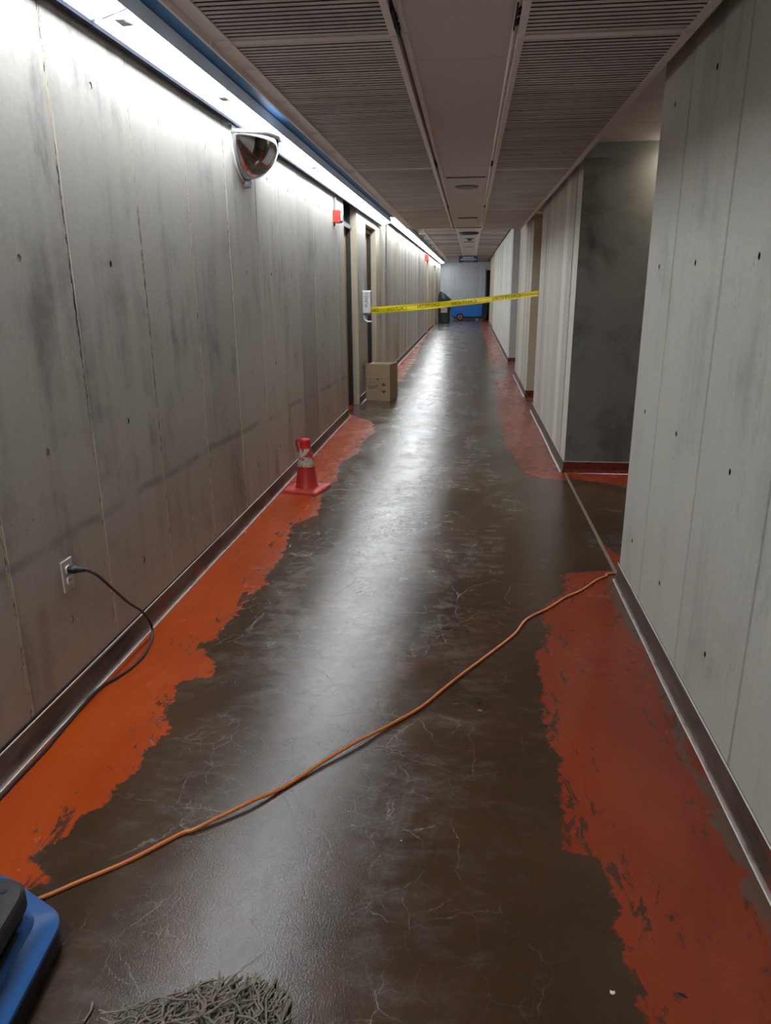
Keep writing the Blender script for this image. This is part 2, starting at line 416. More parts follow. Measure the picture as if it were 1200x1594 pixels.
    h = t.add(t.mul(g, 0.65), t.add(t.mul(und, 1.8), t.mul(cr, -0.7)))
    h = t.add(h, t.mul(orange, 0.25))
    t.bump(h, 0.22, 0.004)
    t.bsdf.inputs['IOR'].default_value = 1.5
    return t.out(col, r, 0.0, 0.5)
M_FLOOR = floor_mat()

# ------------------------------------------------------------------ SETTING
fl = MB().box(-2.3, 4.3, YB-0.3, YE+0.4, -0.12, 0.0).build('floor', M_FLOOR)
struct(fl, 'glossy brown painted concrete floor with worn orange-red borders', 'floor')

JY0, JP = 1.973, 0.61            # formwork joints along Y
HOLES = (0.32, 0.942, 1.566, 2.189)
def panel_mesh(name, width, height, mat, holes=HOLES, t=0.05, c=0.0035, zoff=0.0):
    """concrete panel facing +X, local y along the wall; real tie-holes"""
    m = MB(); hw = width/2
    zb = [0.0]; hs = [h for h in holes if h + 0.05 < height]
    for a, b in zip(hs, hs[1:]): zb.append((a+b)/2)
    zb.append(height)
    if not hs: zb = [0.0, height]
    y0, y1 = -hw + c, hw - c
    for k in range(len(zb)-1):
        z0, z1 = zb[k], zb[k+1]
        if not hs:
            m.add([(0,y0,z0),(0,y1,z0),(0,y1,z1),(0,y0,z1)], [(0,1,2,3)]); continue
        r = (0.0112 if zoff == 0 else 0.0095); cz = hs[k] + zoff; q = []
        for j in range(8):
            a = math.radians(22.5 + 45*j); q.append((r*math.cos(a), cz + 1.15*r*math.sin(a)))
        vs = [(0,y1,z1),(0,y0,z1),(0,y0,z0),(0,y1,z0)] + [(0,y,z) for y,z in q] + [(-0.042,y*0.75,cz+(z-cz)*0.75) for y,z in q]
        fs = [(3,0,4,11),(0,5,4),(0,1,6,5),(1,7,6),(1,2,8,7),(2,9,8),(2,3,10,9),(3,11,10)]
        fs += [(4+j, 4+(j+1)%8, 12+(j+1)%8, 12+j) for j in range(8)] + [tuple(range(12,20))]
        m.add(vs, fs[:8]); m.add(vs, fs[8:], 1)  # hole interiors coloured black, painting in the shade inside them
    # chamfer and sides
    for s in (-1, 1):
        a, b = s*(hw-c), s*hw
        m.add([(0,a,0),(0,a,height),(-c,b,height),(-c,b,0),(-t,b,0),(-t,b,height)], [(0,1,2,3),(3,2,5,4)])
    return m.mesh(name, [mat, M_BLACK])

def lay_panels(parent, face, ya, yb, mesh_cache, mat, pitch, phase, gap, height, z0=0.0, holes=HOLES, zoff=0.0, jitter=0.0015, flip=False):
    """panels along Y between ya and yb on a wall facing +X (flip: -X)"""
    k = math.floor((ya - phase)/pitch); y = phase + k*pitch
    while y < yb - 1e-4:
        a, b = max(y, ya), min(y + pitch, yb); y += pitch
        wd = round(b - a - gap, 4)
        if wd < 0.03: continue
        hh = holes if wd > 0.4 else ()
        key = (wd, round(height, 3), mat.name, bool(hh))
        if key not in mesh_cache: mesh_cache[key] = panel_mesh('wall_panel', wd, height, mat, hh, zoff=zoff)
        o = place('wall_panel', mesh_cache[key], parent)
        j = random.uniform(-jitter, jitter)
        o.location = (face + (-j if flip else j), (a+b)/2, z0)
        if flip: o.rotation_euler = (0, 0, PI)
CACHE = {}

# left wall: backing core with door openings, panels in front
wl = MB()
D1 = (8.53, 9.50); D2 = (10.30, 11.42); D3 = (24.6, 25.7); D4 = (29.6, 30.8); D5 = (33.2, 34.2)
segs = [(YB, D1[0]), (D1[1], D2[0]), (D2[1], D3[0]), (D3[1], D4[0]), (D4[1], D5[0]), (D5[1], YE)]
for a, b in segs: wl.box(XL-0.45, XL-0.0022, a, b, 0, ZTOP)
for d in (D2, D3, D4, D5): wl.box(XL-0.45, XL-0.0022, d[0], d[1], 2.29, ZTOP)
wl.box(XL-0.45, XL-0.0022, D1[0], D1[1], 2.62, ZTOP)
wl = wl.build('wall_left', M_JOINT_L)
struct(wl, 'left concrete wall cast in tall panels with tie holes', 'wall')
lay_panels(wl, XL, YB, D1[0], CACHE, M_CONC, JP, JY0, 0.0125, ZTOP)
lay_panels(wl, XL, D1[1], D2[0], CACHE, M_CONC, 2, 9, 0.002, ZTOP, holes=())
ph = D2[1]
for a, b in segs[2:]:
    lay_panels(wl, XL, a, b, CACHE, M_BOARD if a > 11 else M_CONC, 0.305, a, 0.006, ZTOP, holes=(), jitter=0.004)
for d in (D2, D3, D4, D5):
    lay_panels(wl, XL, d[0], d[1], CACHE, M_BOARD, 3, d[0], 0.001, ZTOP-2.29, z0=2.29, holes=())
# pale reveals of the two near openings (side facing the camera)
for i, (d, zt) in enumerate(((D1, 2.62), (D2, 2.29), (D3, 2.29), (D4, 2.29), (D5, 2.29))):
    rv = MB().box(XL-0.08, XL-0.002, d[1]-0.004, d[1]+0.02, 0, zt)
    rv.box(XL-0.08, XL-0.002, d[0]-0.02, d[0]+0.004, 0, zt)
    if i: rv.box(XL-0.08, XL-0.002, d[0], d[1], zt-0.004, zt+0.02)
    o = rv.build('reveal', M_REVEAL, wl)

# right wall pieces
def right_wall(name, label, ya, yb, mat, jmat, pitch, phase, gap, face=XR, holes=HOLES, jitter=0.0015, end_mat=None, depth=3.3):
    o = MB().box(face+0.006, face+depth, ya, yb, 0, ZTOP).build(name, jmat)
    struct(o, label, 'wall')
    lay_panels(o, face, ya, yb, CACHE, mat, pitch, phase, gap, ZTOP, holes=holes, zoff=-0.02, jitter=jitter, flip=True)
    # end faces
    e = MB().box(face+0.001, face+depth, ya-0.008, ya+0.004, 0, ZTOP); e.build('end_face', end_mat or mat, o)
    return o
right_wall('wall_right', 'near right pale concrete wall with dark formwork joints', YB, 3.628, M_CONC_R, M_JOINT_R, JP, JY0-0.012, 0.0105)
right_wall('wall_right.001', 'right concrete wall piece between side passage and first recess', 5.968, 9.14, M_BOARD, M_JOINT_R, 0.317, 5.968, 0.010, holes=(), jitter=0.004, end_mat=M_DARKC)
right_wall('wall_right.002', 'second board-marked right wall piece past the caution tape', 10.31, 13.0, M_BOARD, M_JOINT_R, 0.30, 10.31, 0.006, holes=(), jitter=0.004, end_mat=M_REVEAL)
right_wall('wall_right.003', 'long distant board-marked right wall piece', 15.24, 26.6, M_PALE, M_JOINT_R, 0.305, 15.24, 0.006, holes=(), jitter=0.004, end_mat=M_END)
right_wall('wall_right.004', 'farthest right wall piece beside the dark doorway', 27.6, 32.8, M_REVEAL, M_JOINT_R, 0.305, 27.6, 0.006, face=XR+0.03, holes=(), jitter=0.003)
# recess backs with doors
for i, (a, b, dp) in enumerate(((9.14, 10.31, 0.75), (13.0, 15.24, 0.9), (26.6, 27.6, 0.12))):
    o = MB().box(XR+dp, XR+dp+0.1, a, b, 0, ZTOP).build('wall_recess', M_REVEAL)
    struct(o, ['back of first right recess, dim concrete', 'back of second right recess, dim concrete', 'back of shallow far right recess'][i], 'wall')
# closing walls
o = MB().box(-2.2, 4.2, YE, YE+0.2, 0, ZTOP).build('wall_end', M_END)
struct(o, 'grey concrete wall closing the far end of corridor', 'wall')
for k in range(5):
    p = MB().box(-1.41+0.45*k, -1.41+0.45*(k+1)-0.008, YE-0.012-0.002*(k % 2), YE, 0, ZTOP).build('wall_panel', M_END, o)
o = MB().box(-2.2, 4.2, YB-0.2, YB, 0, ZTOP).build('wall_back', M_CONC_R)
struct(o, 'concrete wall behind the camera', 'wall')
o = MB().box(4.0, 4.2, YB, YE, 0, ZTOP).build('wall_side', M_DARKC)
struct(o, 'dark wall closing the side passage', 'wall')
# dark doorway at the end, right
dd = MB().box(0.72, 1.55, YE-0.05, YE-0.014, 0.0, 2.22).build('door_6', M_BLACK); struct(dd, 'dark doorway at the far right of end wall', 'door')
MB().box(0.68, 0.74, YE-0.08, YE-0.014, 0.0, 2.28).build('door_frame', M_METAL_GREY, dd)
MB().box(0.98, 1.12, YE-0.062, YE-0.05, 1.20, 1.42).build('notice', plain('pale_notice', (0.35, 0.33, 0.30)), dd)

# ---- doors on the left
M_WOOD = None
def wood():
    t = NT('honey_wood_door'); p = t.obj()
    wv = t.vmul(p, (3, 3, 0.25)); g = t.noise(wv, 9, 5, 0.6, 1.0)
    c = t.mix(t.ramp(g, 0.3, 0.7), (0.46, 0.25, 0.085), (0.62, 0.37, 0.14))
    return t.out(c, 0.4)
M_WOOD = wood()
M_FRAME = plain('charcoal_door_frame', (0.035, 0.037, 0.045), 0.42)
M_TRANS = plain('transom_glass', (0.05, 0.06, 0.08), 0.15)
def door(n, d, head, top, label):
    fr = MB(); x0, x1 = XL-0.140, XL-0.078
    fr.box(x0, x1, d[1]-0.055, d[1]-0.003, 0, top); fr.box(x0, x1, d[0]+0.003, d[0]+0.055, 0, top)
    fr.box(x0, x1, d[0]+0.055, d[1]-0.055, head, head+0.05)
    o = fr.build('door_%d' % n, M_FRAME, bevel=0.004); struct(o, label, 'door')
    MB().box(x0-0.03, x0+0.010, d[0]+0.06, d[1]-0.06, 0.008, head-0.004).build('door_leaf', M_WOOD, o, bevel=0.003)
    if top > head + 0.1:
        MB().box(x0-0.01, x0+0.005, d[0]+0.056, d[1]-0.056, head+0.051, top).build('transom_pane', M_TRANS, o)
        MB().box(x1-0.02, x1+0.012, d[0]+0.004, d[1]-0.004, head-0.01, head+0.03).build('transom_bar', M_METAL_GREY, o)
    h = MB().tube([(x0+0.010, d[0]+0.13, 1.0), (x0+0.055, d[0]+0.13, 1.0), (x0+0.055, d[0]+0.25, 1.0)], 0.009).build('door_handle', M_METAL_GREY, o, smooth=True)
    # threshold / back plate closes the opening
    MB().box(XL-0.45, x0-0.035, d[0]-0.01, d[1]+0.01, 0, top).build('backing', M_BLACK, o)
door(1, D1, 2.17, 2.60, 'honey wood door in a dark frame with transom, nearest on left')
door(2, D2, 2.22, 2.288, 'dark framed door behind the cardboard box and sanitizer dispenser')
door(3, D3, 2.22, 2.288, 'distant recessed door on left wall near the small red alarm')
door(4, D4, 2.22, 2.288, 'second last recessed door on the far left wall')
door(5, D5, 2.22, 2.288, 'last door slit on left wall before the end wall')

# ---- cove baseboards
def cove(name, label, face, side, ya, yb, gap=False, bead=0.0034):
    s = side   # +1: wall on the left (base projects to +X)
    pr = [(0,0),(0,BASE_H),(0.006,BASE_H),(0.009,BASE_H-0.003),(0.009,0.034),(0.011,0.020),(0.016,0.009),(0.023,0.003),(0.027,0.0)]
    m = MB(); n = max(2, int((yb-ya)/0.25)); rings = []
    for k in range(n+1):
        y = ya + (yb-ya)*k/n; wv = 0.0018*math.sin(y*3.1) + 0.0012*math.sin(y*7.7+1)
        rings.append([(face + s*(x + (wv if x > 0.008 else 0)), y, z) for x, z in pr])
    m.loft(rings)
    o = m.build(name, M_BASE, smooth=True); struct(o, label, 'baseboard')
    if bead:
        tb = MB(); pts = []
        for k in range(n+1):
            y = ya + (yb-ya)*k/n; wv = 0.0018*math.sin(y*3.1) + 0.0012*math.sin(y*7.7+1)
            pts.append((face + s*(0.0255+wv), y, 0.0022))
        tb.tube(pts, bead, 5); tb.build('toe_highlight_bead', M_BEAD if bead < 0.004 else M_WBEAD, o, smooth=True)  # pale bead added for the toe's highlight and worn edge
        MB().tube([(face + s*0.0055, ya, BASE_H), (face + s*0.0055, (ya+yb)/2, BASE_H+0.001), (face + s*0.0055, yb, BASE_H)], 0.0028, 5).build('top_caulk', M_BEAD, o)
    if gap:
        g = MB(); rs = []
        for k in range(25):
            y = ya + (min(yb, 6.0)-ya)*k/24; hgt = 0.002 + 0.010*max(0, min(1, (4.4-y)/2.6))
            rs.append([(face-0.002, y, BASE_H+0.002), (face+s*0.0035, y, BASE_H+0.002), (face+s*0.0035, y, BASE_H+0.002+hgt), (face-0.002, y, BASE_H+0.002+hgt)])
        g.loft(rs); g.build('open_gap', M_BLACK, o)
    return o
cove('baseboard_left', 'brown cove base along the near left wall', XL, 1, YB, D1[0]-0.002, gap=True)
cove('baseboard_left.001', 'short brown cove base between the two left doors', XL, 1, D1[1], D2[0])
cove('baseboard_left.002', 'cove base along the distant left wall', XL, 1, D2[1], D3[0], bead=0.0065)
cove('baseboard_left.003', 'last cove base on the left toward end wall', XL, 1, D3[1], D4[0])
cove('baseboard_right', 'brown cove base along the near right wall', XR, -1, YB, 3.64)
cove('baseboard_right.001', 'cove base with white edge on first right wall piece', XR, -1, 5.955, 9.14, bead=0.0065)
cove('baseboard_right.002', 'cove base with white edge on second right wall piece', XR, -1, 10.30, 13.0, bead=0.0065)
cove('baseboard_right.003', 'cove base along the long far right wall', XR, -1, 15.23, 26.6)
cove('baseboard_right.004', 'cove base of the farthest right wall piece', XR+0.03, -1, 27.6, 32.8)
# base across the side passage far wall, recess face and end wall
M_REDBASE = plain('dark_red_base', (0.13, 0.028, 0.020), 0.3, var=0.3, scale=4)
def base_x(name, label, y, x0, x1, mat, h=BASE_H):
    pr = [(y, 0), (y, h), (y-0.008, h), (y-0.009, 0.03), (y-0.018, 0.006), (y-0.026, 0.0)]
    o = MB().extrude_x(pr, x0, x1).build(name, mat); struct(o, label, 'baseboard')
    MB().tube([(x0, y-0.005, h), (x1, y-0.005, h)], 0.003, 5).build('top_caulk', M_BEAD, o)
    return o
base_x('baseboard_passage', 'dark red base along the side passage wall', 5.958, XR, 4.0, M_REDBASE)
base_x('baseboard_recess', 'base at the end face of second right wall piece', 10.30, XR, XR+0.75, M_REDBASE)
base_x('baseboard_recess.001', 'base at the end face of far right wall piece', 15.23, XR, XR+0.9, M_BASE)
base_x('baseboard_end', 'grey base of the end wall', YE-0.014, XL, 0.68, M_METAL_GREY)
tr = MB().box(0.806, 0.822, 3.63, 5.95, 0.0, 0.004).build('trim_1', plain('threshold_metal', (0.32, 0.26, 0.21), 0.35, 0.5)); struct(tr, 'thin metal joint strip across the side passage opening', 'trim')

# ------------------------------------------------------------------ CEILING
ceil = MB().box(-2.2, 4.2, YB-0.2, YE+0.2, ZTOP, ZTOP+0.12).build('ceiling', M_PLENUM)
struct(ceil, 'low corridor ceiling with slatted side panels and flat centre strip', 'ceiling')
ZCR = 2.297                     # right-hand panels hang a touch lower
SL = (-0.880, -0.306); SR = (0.1635, 0.703)     # slat spans in X
SEAMS = [-5.0, -3.0, -0.03, 2.94, 5.95, 8.90, YSTEP]
PITCH = 0.0335
def slat_profile(y, wdt=0.0225, z=ZC):
    return [(y, z+0.007), (y, z+0.0012), (y+0.0012, z), (y+wdt-0.0012, z), (y+wdt, z+0.0012), (y+wdt, z+0.007)]
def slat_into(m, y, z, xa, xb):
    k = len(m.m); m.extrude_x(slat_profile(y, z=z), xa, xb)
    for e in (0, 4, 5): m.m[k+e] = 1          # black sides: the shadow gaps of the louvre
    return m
slat_mesh = {}
for nm, (xa, xb) in (('L', SL), ('R', SR)):
    slat_mesh[nm] = slat_into(MB(), 0.0, 0.0, xa, xb).mesh('slat', [M_SLAT, M_BLACK])
for nm, (xa, xb) in (('L', SL), ('R', SR)):
    for a, b in zip(SEAMS, SEAMS[1:]):
        fr = MB(); zc = ZC if nm == 'L' else ZCR
        fr.box(xa-0.001, xb+0.001, a, b, zc+0.008, zc+0.055)              # black-out board
        fr.box(xa, xb, a, a+0.022, zc-0.001, zc+0.04, 1); fr.box(xa, xb, b-0.022, b, zc-0.001, zc+0.04, 1)
        pan = fr.build('slatted_panel', [M_BLACK, M_RAIL], ceil)
        n = round((b - a - 0.050)/0.0365); PITCH = (b - a - 0.050)/n; st = a + 0.028
        near = a > -0.5 and b < 6.0
        near = near and a > 2.0
        if near:
            for k in range(n):
                o = place('slat', slat_mesh[nm], pan); o.location = (0, st + k*PITCH, zc + random.uniform(-0.0006, 0.0006))
        else:
            lo = 0
            if abs(a+0.03) < 0.01:            # the half of this bay that is in view
                lo = n - 24
                for k in range(lo, n):
                    o = place('slat', slat_mesh[nm], pan); o.location = (0, st + k*PITCH, zc)
                n = lo
            m = MB()
            for k in range(n): slat_into(m, st + k*PITCH, zc, xa, xb)
            tag(m.build('slats', [M_SLAT, M_BLACK], pan), 'fine slats of the ceiling panel', kind='stuff')
# rails along the slat panels
def rail(pts, ya, yb, mat=M_RAIL, name='rail'):
    return MB().extrude_y(pts, ya, yb).build(name, mat, ceil)
for a, b in zip(SEAMS, SEAMS[1:]):
    g = 0.004
    # toothed inner rails (left and right panels)
    rail([(-0.306, ZC-0.003), (-0.282, ZC-0.003), (-0.282, ZC+0.05), (-0.306, ZC+0.05)], a+g, b-g)
    rail([(0.141, ZCR-0.003), (0.1635, ZCR-0.003), (0.1635, ZCR+0.07), (0.141, ZCR+0.07)], a+g, b-g)
    # second strip beside the centre panel
    rail([(-0.268, ZC+0.012), (-0.248, ZC+0.004), (-0.243, ZC+0.012), (-0.243, ZC+0.05), (-0.268, ZC+0.05)], a+g, b-g)
    rail([(0.128, ZC+0.004), (0.140, ZC+0.012), (0.140, ZC+0.05), (0.122, ZC+0.05), (0.122, ZC+0.012)], a+g, b-g)
    # outer edge, right
    rail([(0.703, ZCR-0.004), (0.736, ZCR-0.004), (0.736, ZCR+0.07), (0.703, ZCR+0.07)], a+g, b-g)
    # outer edge, left: lip, flat ledge, hooked end
    rail([(-0.894, ZC-0.003), (-0.880, ZC-0.003), (-0.880, ZC+0.05), (-0.894, ZC+0.05)], a+g, b-g)
    rail([(-0.982, ZC+0.004), (-0.976, ZC-0.004), (-0.965, ZC-0.004), (-0.958, ZC+0.010), (-0.894, ZC+0.012), (-0.894, ZC+0.05), (-0.982, ZC+0.05)], a+g, b-g, name='ledge')
MB().box(-0.283, -0.242, YB, YSTEP, ZC+0.034, ZC+0.06).box(0.121, 0.146, YB, YSTEP, ZC+0.034, ZC+0.06).build('rail_channel', M_METAL_GREY, ceil)
# black splice brackets at seams
for ys in (-0.03, 2.94, 5.95, 8.90):
    for x0, x1 in ((-0.281, -0.262), (0.118, 0.144)):
        m = MB().box(x0+0.006, x0+0.011, ys-0.25, ys+0.005, ZC+0.0, ZC+0.03)
        for q in (-0.20, -0.16, -0.10, -0.06): m.box(x0+0.006, x1-0.002, ys+q, ys+q+0.018, ZC+0.002, ZC+0.03)
        m.build('splice_bracket', M_BLACK, ceil)
for ys in (3.02, 3.30, 3.85, 4.6, 5.2, 6.05):     # little brackets on the left ledge
    MB().box(-0.955, -0.896, ys, ys+0.012, ZC+0.002, ZC+0.014).build('ledge_clip', M_RAIL, ceil)
# centre strip: flat boards
cs = [YB, -3.6, -1.6, 0.4, 1.4, 2.2, 3.29, 4.40, 5.48, 6.53, 7.64, 8.9, 10.2, 11.3, YSTEP]
for a, b in zip(cs, cs[1:]):
    MB().box(-0.243, 0.122, a+0.0025, b-0.0025, ZC+0.012+random.uniform(0,0.003), ZC+0.03).build('centre_board', M_CPANEL, ceil)
MB().box(-0.243, 0.122, YB, YSTEP, ZC+0.03, ZC+0.05).build('centre_backing', M_PLENUM, ceil)
def slot(y, x0, x1, z, wd=0.02):
    o = MB().box(x0, x1, y-wd/2, y+wd/2, z-0.006, z+0.002).box(x0-0.012, x1+0.012, y-wd/2-0.008, y+wd/2+0.008, z-0.002, z+0.002, 1).build('slot_diffuser', [M_BLACK, M_RAIL], ceil)
slot(6.53, -0.22, 0.10, ZC+0.012, 0.03); slot(10.2, -0.19, 0.07, ZC+0.012, 0.10)
MB().lathe([(0.0, 0.0), (0.10, 0.0), (0.105, 0.006), (0.105, 0.012)], 24, (-0.055, 7.12, ZC)).build('vent_disc', plain('grey_vent', (0.21, 0.20, 0.19)), ceil)
# left slot: dark-blue painted trough between lamp run and ledge
MB().box(XL-0.005, -0.97, YB, YSTEP, 2.487, 2.51).build('blue_trough', M_BLUESLOT, ceil)
MB().box(-1.0, 0.76, YSTEP, YSTEP+0.02, ZC, ZTOP).build('step_face', M_FARC, ceil)
# far, higher ceiling
fs = [YSTEP+0.02, 14.6, 17.6, 20.6, 23.6, 26.6, 29.6, YE]
for a, b in zip(fs, fs[1:]):
    MB().box(-0.985, -0.32, a+0.006, b-0.006, ZC2, ZC2+0.03).build('far_panel', M_FARC, ceil)
    MB().box(0.19, 0.775, a+0.006, b-0.006, ZC2, ZC2+0.03).build('far_panel', M_FARC, ceil)
    MB().box(-0.285, 0.155, a+0.004, b-0.004, ZC2+0.006, ZC2+0.03).build('far_centre_board', M_CPANEL, ceil)
    for x0, x1 in ((-0.32, -0.285), (0.155, 0.19), (-1.01, -0.985)):
        MB().box(x0, x1, a+0.003, b-0.003, ZC2-0.012, ZC2+0.03).build('far_rail', M_RAIL, ceil)
MB().box(-1.02, 0.78, YSTEP, YE, ZC2+0.03, ZC2+0.05).build('far_backing', M_PLENUM, ceil)
MB().box(0.775, 0.80, YSTEP, YE, ZC2+0.01, ZC2+0.03).build('far_edge', M_BLACK, ceil)
MB().box(XL-0.005, -1.01, YSTEP, YE, ZC2+0.06, ZC2+0.08).build('far_soffit', M_CPANEL, ceil)
for k in range(12):
    MB().box(-1.16, -1.02, 13.2+1.9*k, 13.35+1.9*k, ZC2-0.01, ZC2+0.06).build('far_bracket', M_RAIL, ceil)
for y in (13.1, 20.4, 23.0): slot(y, -0.2, 0.07, ZC2+0.006, 0.16)
rg = MB(); prof = [(0.19, 0.0), (0.215, -0.02), (0.215, -0.035), (0.18, -0.03), (0.17, 0.0)]
rg.lathe(prof, 32, (-0.065, 17.0, ZC2), cap0=False, cap1=False); rg.lathe([(0.0, -0.012), (0.16, -0.012), (0.17, 0.0)], 32, (-0.065, 17.0, ZC2))
rg.build('round_diffuser', M_FRAME, ceil, smooth=True)
MB().lathe([(0.0, -0.05), (0.04, -0.05), (0.055, -0.02), (0.055, 0.0)], 20, (-0.05, 19.0, ZC2)).box(-0.17, 0.07, 18.9, 19.06, ZC2-0.004, ZC2+0.004).build('smoke_detector', M_FRAME, ceil)
# side passage ceiling planks
ps = [3.0, 3.48, 4.09, 4.70, 5.32, 5.965]
for a, b in zip(ps, ps[1:]):
    MB().box(0.762, 4.0, a+0.003, b-0.003, 2.465, 2.50).build('passage_board', M_CPANEL, ceil)
MB().box(0.78, 4.0, 3.0, 5.97, 2.50, 2.53).build('passage_backing', M_BLACK, ceil)
for a, b in ((9.14, 10.31), (13.0, 15.24)):
    MB().box(XR, XR+0.95, a, b, 2.40 if a < 11 else 2.52, 2.55).build('recess_soffit', M_REVEAL, ceil)

# ------------------------------------------------------------------ strip lights along the left wall
ORD = ['nearest', 'second', 'third', 'fourth', 'fifth', 'sixth', 'seventh', 'eighth']
def strip_light(y0, y1, z, label, group=None, x0=-1.362, x1=-1.236, hood=True):
    t = thing('strip_light', label, 'light', (0, y0, 0), group=group); L = y1 - y0
    zr = z + 0.034                                   # lens tilts away from the wall
    MB().extrude_y([(x0, z), (x1, zr), (x1-0.012, zr+0.014), (x0+0.008, z+0.014)], 0.012, L-0.012).build('lens', M_LENS, t)
    MB().extrude_y([(x0-0.002, z+0.0145), (x1+0.001, zr+0.0145), (x1+0.001, zr-0.001), (x1+0.006, zr-0.001), (x1+0.006, zr+0.060), (x0-0.002, zr+0.060)], 0.001, L-0.001).build('housing', M_HOUSE, t)
    MB().box(x0-0.024, x0-0.0025, 0.001, L-0.001, z-0.014, zr+0.055).build('wall_lip', M_LIP, t)
    if hood:
        MB().extrude_y([(x0+0.03, z+0.006), (x1, zr-0.001), (x1, zr+0.012), (x0+0.03, z+0.02)], 0.001, 0.0115).build('end_cap', M_METAL_GREY, t)
        c = MB().tube([(x1-0.03, 0.02, zr-0.006), (x1-0.022, 0.035, zr-0.03), (x1-0.004, 0.06, zr-0.034)], 0.0035, 5)
        c.box(x1-0.055, x1-0.02, 0.012, 0.085, zr-0.030, zr-0.020); c.build('clip', M_METAL_GREY, t)
    return t
y = 2.86 - 1.125*7; k = 0; near_n = 0
while y + 1.125 < YSTEP + 0.6:
    if y + 1.125 > 2.0:
        nm = ORD[near_n] if near_n < 8 else 'ninth'; near_n += 1
        strip_light(y, y+1.125, 2.385, '%s lit strip light along the top of left wall' % nm, 'near strip lights over left wall')
    else:
        strip_light(y, y+1.125, 2.385, 'lit strip light on left wall behind the camera', 'strip lights behind the camera')
    y += 1.125
y = YSTEP + 0.35; k = 0
while y < YE - 1.0:
    lab = 'first strip light of the raised far run beyond second door' if k == 0 else 'tiny distant strip light in the raised far run'
    strip_light(y, min(y+1.2, YE-0.5), 2.52, lab, None if k == 0 else 'distant strip lights of the far run', hood=False)
    y += 1.2; k += 1
# lamp of the side passage (round the corner)
sp = thing('strip_light', 'strip light inside the side passage, round the corner', 'light', (2.02, 5.85, 0))
MB().box(-0.6, 0.6, -0.06, 0.06, 2.405, 2.42).build('lens', M_LENS2, sp); MB().box(-0.61, 0.61, -0.07, 0.07, 2.42, 2.464).build('housing', M_METAL_GREY, sp)

# ------------------------------------------------------------------ OBJECTS
# --- convex safety mirror (quarter dome)
def mirror():
    t = thing('convex_mirror', 'chromed quarter-dome safety mirror high on the left wall', 'mirror', (XL, 4.80, 2.345))
    a, b, c = 0.245, 0.215, 0.235     # along Y, out from wall (X), down
    def pt(th, ph, k=1.0):           # th: 0..pi around from near end to far end in plan, ph: 0 top rim .. pi/2 bottom
        return (0.008 + k*b*math.sin(th)*math.cos(ph), -k*a*math.cos(th)*math.cos(ph), -k*c*math.sin(ph))
    m = MB(); n, q = 28, 14; vs = []; fs = []
    for j in range(q+1):
        for i in range(n+1): vs.append(pt(PI*i/n, PI/2*j/q*0.999))
    for j in range(q):
        for i in range(n): fs.append((j*(n+1)+i, j*(n+1)+i+1, (j+1)*(n+1)+i+1, (j+1)*(n+1)+i))
    m.add(vs, fs)
    ch = NT('mirror_chrome'); p = ch.obj(); ch.out(ch.mix(ch.noise(p, 6, 3), (0.50, 0.50, 0.54), (0.62, 0.62, 0.66)), ch.ramp(ch.noise(p, 9, 4), 0.3, 0.8, lo=0.04, hi=0.14), 1.0)
    o = m.build('dome', ch.mat, t, smooth=True)
    rimm = plain('mirror_rim', (0.42, 0.42, 0.43), 0.35, 0.1)
    MB().tube([pt(PI*i/32, 0, 1.01) for i in range(33)], 0.011, 8).build('top_rim', rimm, t, smooth=True)
    pts = [(0.006, -1.03*a*math.cos(PI*i/32), -1.03*c*math.sin(PI*i/32)) for i in range(33)]
    m = MB(); rings = [[(0, y*1.06, z*1.06), (0.012, y*1.06, z*1.06), (0.014, y*0.99, z*0.99), (0.0, y*0.99, z*0.99)] for x, y, z in pts]
    m.loft(rings); m.build('wall_flange', plain('mirror_flange', (0.66, 0.66, 0.66), 0.4), t)
    m = MB(); m.add([(0.01, 0, 0)] + [pt(PI*i/32, 0, 1.0) for i in range(33)], [(0, i+1, i+2) for i in range(32)])
    m.build('top_plate', rimm, t)
    MB().tube([(0.0, 0.0, -0.252), (0.03, 0.0, -0.252), (0.04, 0.0, -0.235)], [0.03, 0.026, 0.01], 12).build('bottom_clip', rimm, t, smooth=True)
    for s in (-1, 1): MB().box(0, 0.02, s*(a+0.012)-0.006, s*(a+0.012)+0.006, -0.01, 0.03).build('bracket', rimm, t)
mirror()

# --- fire alarm boxes
M_RED = plain('alarm_red', (0.62, 0.028, 0.015), 0.4, var=0.08)
M_WHITE = plain('white_plastic', (0.74, 0.74, 0.73), 0.4, var=0.05)
def alarm(y, z, s, label):
    t = thing('fire_alarm', label, 'alarm', (XL, y, z))
    MB().box(0, 0.075*s, -0.055*s, 0.055*s, -0.06*s, 0.06*s).build('box', M_RED, t, bevel=0.006*s)
    MB().box(0.075*s, 0.092*s, -0.045*s, 0.045*s, -0.045*s, 0.03*s).build('strobe', M_WHITE, t, bevel=0.006*s)
    MB().box(0.076*s, 0.084*s, -0.03*s, 0.03*s, -0.056*s, -0.047*s).build('sounder_slot', M_BLACK, t)
    return t
t = alarm(7.93, 2.17, 1.0, 'red fire alarm box high on left wall before first door')
MB().box(0, 0.02, -0.012, 0.012, 0.06, 0.20).build('conduit', M_METAL_GREY, t)
MB().tube([(0.008, -0.02, -0.06), (0.008, -0.02, -0.09)], 0.008).build('cable_stub', M_BLACK, t)
alarm(23.6, 2.34, 1.6, 'tiny distant red fire alarm on the far left wall')

